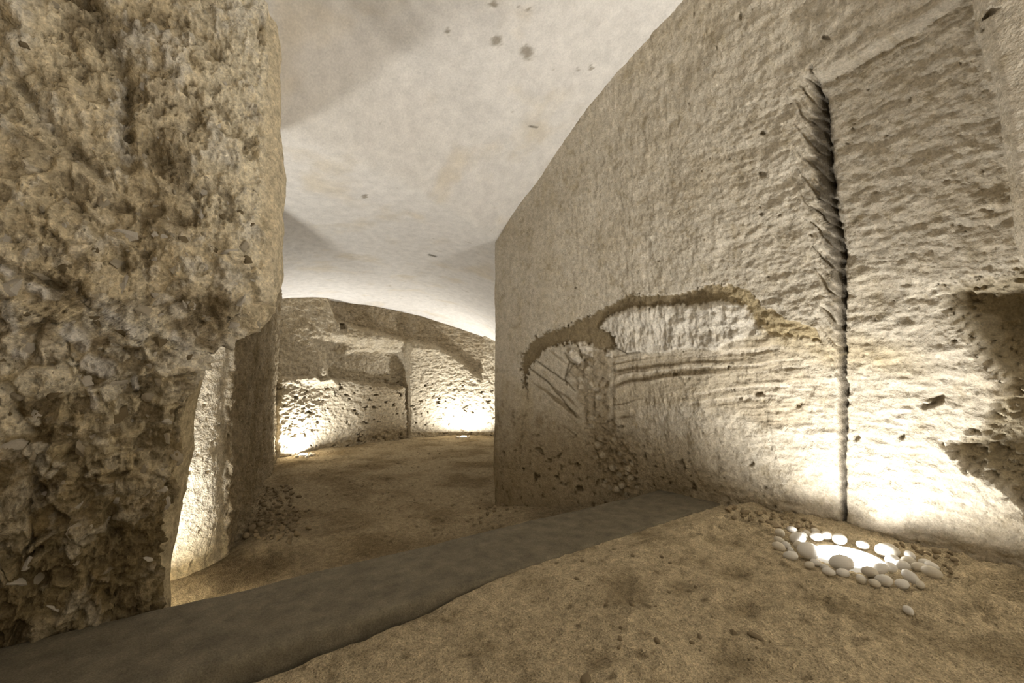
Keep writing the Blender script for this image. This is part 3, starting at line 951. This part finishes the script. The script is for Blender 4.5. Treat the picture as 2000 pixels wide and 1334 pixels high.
# ------------------------------------------------------------------ in-ground lamps
def ground_lamp(loc, aim, radius, watts, label, spread=150, tilt=0.0, color=(1.0, 0.995, 0.975), emit=None):
    e = bpy.data.objects.new('ground_spotlight', None)
    COL.objects.link(e)
    e.location = loc
    e.empty_display_size = 0.05
    az = math.atan2(aim[1], aim[0])
    e.rotation_euler = (0, 0, az)
    tag(e, label, 'spotlight', 'ground spotlights')
    bm = bmesh.new()
    seg = 40
    prof = [(1.07, -0.35), (1.07, 0.13), (1.05, 0.16), (1.02, 0.16), (1.0, 0.13), (1.0, -0.1)]
    rings = []
    for (rr, zz) in prof:
        rings.append([bm.verts.new((radius * rr * math.cos(2 * math.pi * k / seg), radius * rr * math.sin(2 * math.pi * k / seg), radius * zz)) for k in range(seg)])
    for r0, r1 in zip(rings[:-1], rings[1:]):
        for k in range(seg):
            f = bm.faces.new((r0[k], r0[(k + 1) % seg], r1[(k + 1) % seg], r1[k]))
            f.smooth = True
    me = bpy.data.meshes.new('rim')
    bm.to_mesh(me)
    bm.free()
    me.materials.append(M_RING)
    o = bpy.data.objects.new('rim', me)
    COL.objects.link(o)
    o.parent = e
    bm = bmesh.new()
    c0 = bm.verts.new((0, 0, radius * 0.10))
    rs_ = []
    for rr, zz in ((0.5, 0.08), (0.9, 0.03), (1.0, 0.0)):
        rs_.append([bm.verts.new((radius * rr * math.cos(2 * math.pi * k / seg), radius * rr * math.sin(2 * math.pi * k / seg), radius * zz)) for k in range(seg)])
    for k in range(seg):
        bm.faces.new((c0, rs_[0][k], rs_[0][(k + 1) % seg])).smooth = True
    for r0, r1 in zip(rs_[:-1], rs_[1:]):
        for k in range(seg):
            bm.faces.new((r0[k], r1[k], r1[(k + 1) % seg], r0[(k + 1) % seg])).smooth = True
    me = bpy.data.meshes.new('lens')
    bm.to_mesh(me)
    bm.free()
    me.materials.append(M_LENS)
    o = bpy.data.objects.new('lens', me)
    COL.objects.link(o)
    o.parent = e
    o['label'] = 'glowing white glass lens'
    ld = bpy.data.lights.new('lamp_light', 'AREA')
    ld.shape = 'DISK'
    ld.size = radius * 1.7
    ld.energy = watts
    ld.color = color
    ld.spread = math.radians(spread)
    lo = bpy.data.objects.new('lamp_light', ld)
    COL.objects.link(lo)
    lo.parent = e
    lo.location = (0, 0, radius * 0.12)
    lo.rotation_euler = (math.pi, tilt * 0.35, 0)
    return e


p = on_z(1655, 1085, 0.03)
near_lamp_v, near_lamp_u = float(p[0]), float(p[1])
ground_lamp((near_lamp_v, near_lamp_u, 0.012), (1, 0.1), 0.10, 12.0,
            'bright white ground spotlight ringed by pebbles at the foot of the creviced wall', spread=170, tilt=0.22)
q = on_z(592, 891, ZP)
ground_lamp((float(q[0]), float(q[1]), floor_z(q[0], q[1]) + 0.01), (0, 1), 0.052, 31.0,
            'small glowing ground spotlight at the left end of the back wall', spread=170, tilt=0.12)
far_l = (float(q[0]), float(q[1]))
q = on_z(905, 856, ZP)
ground_lamp((float(q[0]), float(q[1]), floor_z(q[0], q[1]) + 0.01), (0.2, 1), 0.052, 31.0,
            'small glowing ground spotlight at the right end of the back wall', spread=170, tilt=0.12)
far_r = (float(q[0]), float(q[1]))
ground_lamp((-0.42, 2.17, floor_z(-0.42, 2.17) + 0.0), (0.3, 1), 0.06, 21.0,
            'ground spotlight hidden behind the foot of the broken left rock face', spread=150, tilt=0.40)
# unseen lamps added behind the viewer to light the chamber
for (v, u, aim, w, lab) in ((1.95, -1.2, (1, 0), 48, 'unseen ground spotlight added by the right wall behind the viewer'),
                            (1.1, -2.6, (0, -1), 46, 'unseen ground spotlight added by the rear wall behind the viewer')):
    ground_lamp((v, u, floor_z(v, u) + 0.01), aim, 0.085, w, lab, spread=170, tilt=0.1)

# ring of pebbles round the near lamp
def free(x, y, r, taken, k=1.05):
    return all(math.hypot(x - a_, y - b_) >= (r + c_) * k for a_, b_, c_ in taken)


TAKEN = []
rr = random.Random(5)
ring = []
tries = 0
while len(ring) < 64 and tries < 20000:
    tries += 1
    an = rr.uniform(0, 2 * math.pi)
    rad = rr.uniform(0.125, 0.235)
    x, y = near_lamp_v + rad * math.cos(an), near_lamp_u + rad * math.sin(an)
    s = rr.uniform(0.020, 0.037) * (1.1 if rad < 0.18 else 0.8)
    if x > near_lamp_v + 0.16 or rad - s * 0.8 < 0.107 or not free(x, y, s, TAKEN, 0.98):
        continue
    TAKEN.append((x, y, s))
    o = put_stone('pebble', rr.choice(PEB), (x, y, floor_z(x, y) + s * (0.8 if rad < 0.16 else 0.45)), s)
    dx = (x - near_lamp_v) * CR[0] + (y - near_lamp_u) * CR[1]
    dz = (x - near_lamp_v) * CF[0] + (y - near_lamp_u) * CF[1]
    sec = ('left' if dx < 0 else 'right') if abs(dx) > abs(dz) else ('front' if dz < 0 else 'wall')
    ring.append((sec, rad < 0.175, s, o))
for sec in ('left', 'right', 'front', 'wall'):
    for inner in (True, False):
        rows = sorted([t_ for t_ in ring if t_[0] == sec and t_[1] == inner], key=lambda t_: -t_[2])
        where = ('touching the near spotlight on its ' if inner else 'at the outer edge of the pebble ring, ') + sec + ' side'
        for k, t_ in enumerate(rows):
            size = 'largest' if k == 0 else ('smallest' if k == len(rows) - 1 else ('second largest' if k == 1 else 'middling'))
            tag(t_[3], size + ' white pebble ' + where, 'pebble', 'pebbles around the near spotlight')
p = on_z(1775, 1207, 0.0)
tag(put_stone('pebble', PEB[0], (p[0], p[1], floor_z(p[0], p[1]) + 0.008), 0.018), 'single white pebble lying apart on the sand below the pebble ring', 'pebble')
for (lx, ly), which, seed in ((far_l, 'left', 1), (far_r, 'right', 2)):
    r2 = random.Random(seed)
    for k in range(9):
        an = k / 9 * 2 * math.pi + r2.uniform(-0.2, 0.2)
        rad = r2.uniform(0.085, 0.12)
        x, y = lx + rad * math.cos(an), ly + rad * math.sin(an)
        s = r2.uniform(0.016, 0.027)
        dx = (x - lx) * CR[0] + (y - ly) * CR[1]
        dz = (x - lx) * CF[0] + (y - ly) * CF[1]
        sec = ('to the left of' if dx < 0 else 'to the right of') if abs(dx) > abs(dz) else ('in front of' if dz < 0 else 'behind')
        tag(put_stone('pebble', r2.choice(PEB), (x, y, floor_z(x, y) + s * 0.4), s),
            'tiny white pebble ' + sec + ' the small ' + which + ' spotlight at the back wall', 'pebble', 'pebbles at the ' + which + ' back-wall spotlight')


def scatter(name, n, gen, meshes, size, lab, cat, group, seed, zpl, sink=0.35, ref=None):
    """stones strewn over the floor; gen gives a spot, lab(u, v, rank) words its place"""
    r = random.Random(seed)
    rows, tries = [], 0
    while len(rows) < n and tries < 9000:
        tries += 1
        xy = gen(r)
        if xy is None:
            continue
        q = on_z(xy[0], xy[1], zpl)
        s = r.uniform(*size)
        if not free(q[0], q[1], s, TAKEN, 1.12):
            continue
        TAKEN.append((q[0], q[1], s))
        o = put_stone(name, r.choice(meshes), (q[0], q[1], floor_z(q[0], q[1]) + s * sink), s)
        rows.append((lab(xy[0], xy[1]), s, o))
    for w in sorted(set(t_[0] for t_ in rows)):
        grp = sorted([t_ for t_ in rows if t_[0] == w], key=lambda t_: -t_[1])
        for k, t_ in enumerate(grp):
            tag(t_[2], ('largest' if k == 0 and len(grp) > 1 else 'small') + ' ' + w, cat, group)


def g_heap(r):
    x_, y_ = r.gauss(532, 26), r.uniform(945, 1062)
    return None if (x_ < 478 + (1010 - y_) * 0.1 or x_ > 605) else (x_, y_)


def l_heap(x_, y_):
    row = 'at the far end of' if y_ < 975 else ('at the slab end of' if y_ > 1030 else 'in the middle of')
    sd = 'by the wall' if x_ < 520 else ('on the right fringe' if x_ > 552 else 'along the crest')
    return 'brown rubble stone ' + row + ' the passage heap, ' + sd


scatter('rubble_stone', 110, g_heap, STN, (0.011, 0.030), l_heap, 'stone', 'rubble heap at the left foot of the passage', 11, ZP + 0.03)


def g_foot(r):
    x_ = r.uniform(1425, 1590)
    return (x_, 1000 + (x_ - 1430) * 0.20 + r.uniform(-2, 22))


scatter('rubble_stone', 34, g_foot, STN[:2] + STN[4:5], (0.009, 0.025),
        lambda x_, y_: 'brown stone at the foot of the creviced wall, ' + ('by the end of the slab' if x_ < 1475 else ('nearest the pebble ring' if x_ > 1540 else 'between slab and pebble ring')),
        'stone', 'stones at the foot of the right wall', 12, 0.02)


def g_right(r):
    x_ = r.uniform(1750, 1870)
    return (x_, 1064 + (x_ - 1740) * 0.30 + r.uniform(0, 40))


scatter('rubble_stone', 22, g_right, STN, (0.008, 0.018),
        lambda x_, y_: 'brown stone right of the near spotlight, ' + ('close to the pebbles' if x_ < 1800 else 'farther along the wall foot'),
        'stone', 'stones right of the near spotlight', 13, 0.02)
scatter('rubble_stone', 22, lambda r: (r.uniform(930, 1010), r.uniform(983, 1032)), STN, (0.009, 0.022),
        lambda x_, y_: 'dark stone behind the slab at the pier corner, ' + ('left of the corner' if x_ < 966 else 'against the pier'),
        'stone', 'stones at the foot of the pier', 14, ZP + 0.03)
scatter('earth_crumb', 26, lambda r: (r.uniform(1120, 1520), r.uniform(1085, 1290)), STN[:4], (0.004, 0.011),
        lambda x_, y_: 'brown crumb of earth on the foreground sand, ' + ('towards the slab' if x_ < 1250 else ('below the pebble ring' if x_ > 1400 else 'midway between slab and pebble ring')),
        'stone', 'crumbs on the foreground sand', 15, 0.0, 0.2)
scatter('earth_crumb', 40, lambda r: (r.uniform(600, 950), r.uniform(880, 1020)), STN[:4], (0.006, 0.016),
        lambda x_, y_: 'brown crumb of earth on the passage floor, ' + ('towards the rubble heap' if x_ < 700 else ('towards the pier' if x_ > 850 else 'in mid passage')),
        'stone', 'crumbs on the passage floor', 16, ZP, 0.25)
for (x_, y_, s, lab) in ((546, 1135, 0.013, 'tiny pale stone chip just behind the dark slab'), (566, 1128, 0.026, 'flat pale stone fragment just behind the dark slab')):
    q = on_z(x_, y_, ZP + 0.10)
    tag(put_stone('stone_fragment', CLS[0], (q[0], q[1], floor_z(q[0], q[1]) + s * 0.3), s, sc=(1.2, 0.8, 0.5)), lab, 'stone')
for (x_, y_, s, lab) in ((1475, 1248, 0.020, 'lone dark brown stone half sunk in the foreground sand'), (1145, 1325, 0.022, 'dark brown clod at the bottom edge of the picture')):
    q = on_z(x_, y_, 0.0)
    tag(put_stone('stone', STN[0], (q[0], q[1], floor_z(q[0], q[1]) + s * 0.1), s, sc=(1.2, 0.9, 0.6)), lab, 'stone')

# clasts standing out of the broken left face
r5 = np.random.default_rng(21)
ok = np.argwhere((LWF > 0.8) & (LWPX > -30) & (LWPX < 520) & (LWPY > -20) & (LWPY < 1200))
wgt = np.array([0.12 + 1.0 * (1 if 380 < LWPY[i, j] < 1000 else 0.0) for i, j in ok])
sel = ok[r5.choice(len(ok), 700, replace=False, p=wgt / wgt.sum())]
kept = []
for (i, j) in sel:
    pos = LW[i, j]
    s = float(r5.uniform(0.010, 0.032)) * (1.0 if LWPY[i, j] > 380 else 0.7)
    if any(np.linalg.norm(pos - q_) < (s + s2) * 1.1 for q_, s2 in kept):
        continue
    kept.append((pos, s))
    if len(kept) > 170:
        break
    o = bpy.data.objects.new('stone', CLS[int(r5.integers(0, len(CLS)))])
    COL.objects.link(o)
    nn = LWN[i, j]
    o.location = pos - nn * s * 0.45
    o.rotation_euler = tuple(r5.uniform(0, 6.28, 3))
    o.scale = (s * r5.uniform(0.9, 1.5), s, s * r5.uniform(0.6, 1.0))
    o.parent = wall_left
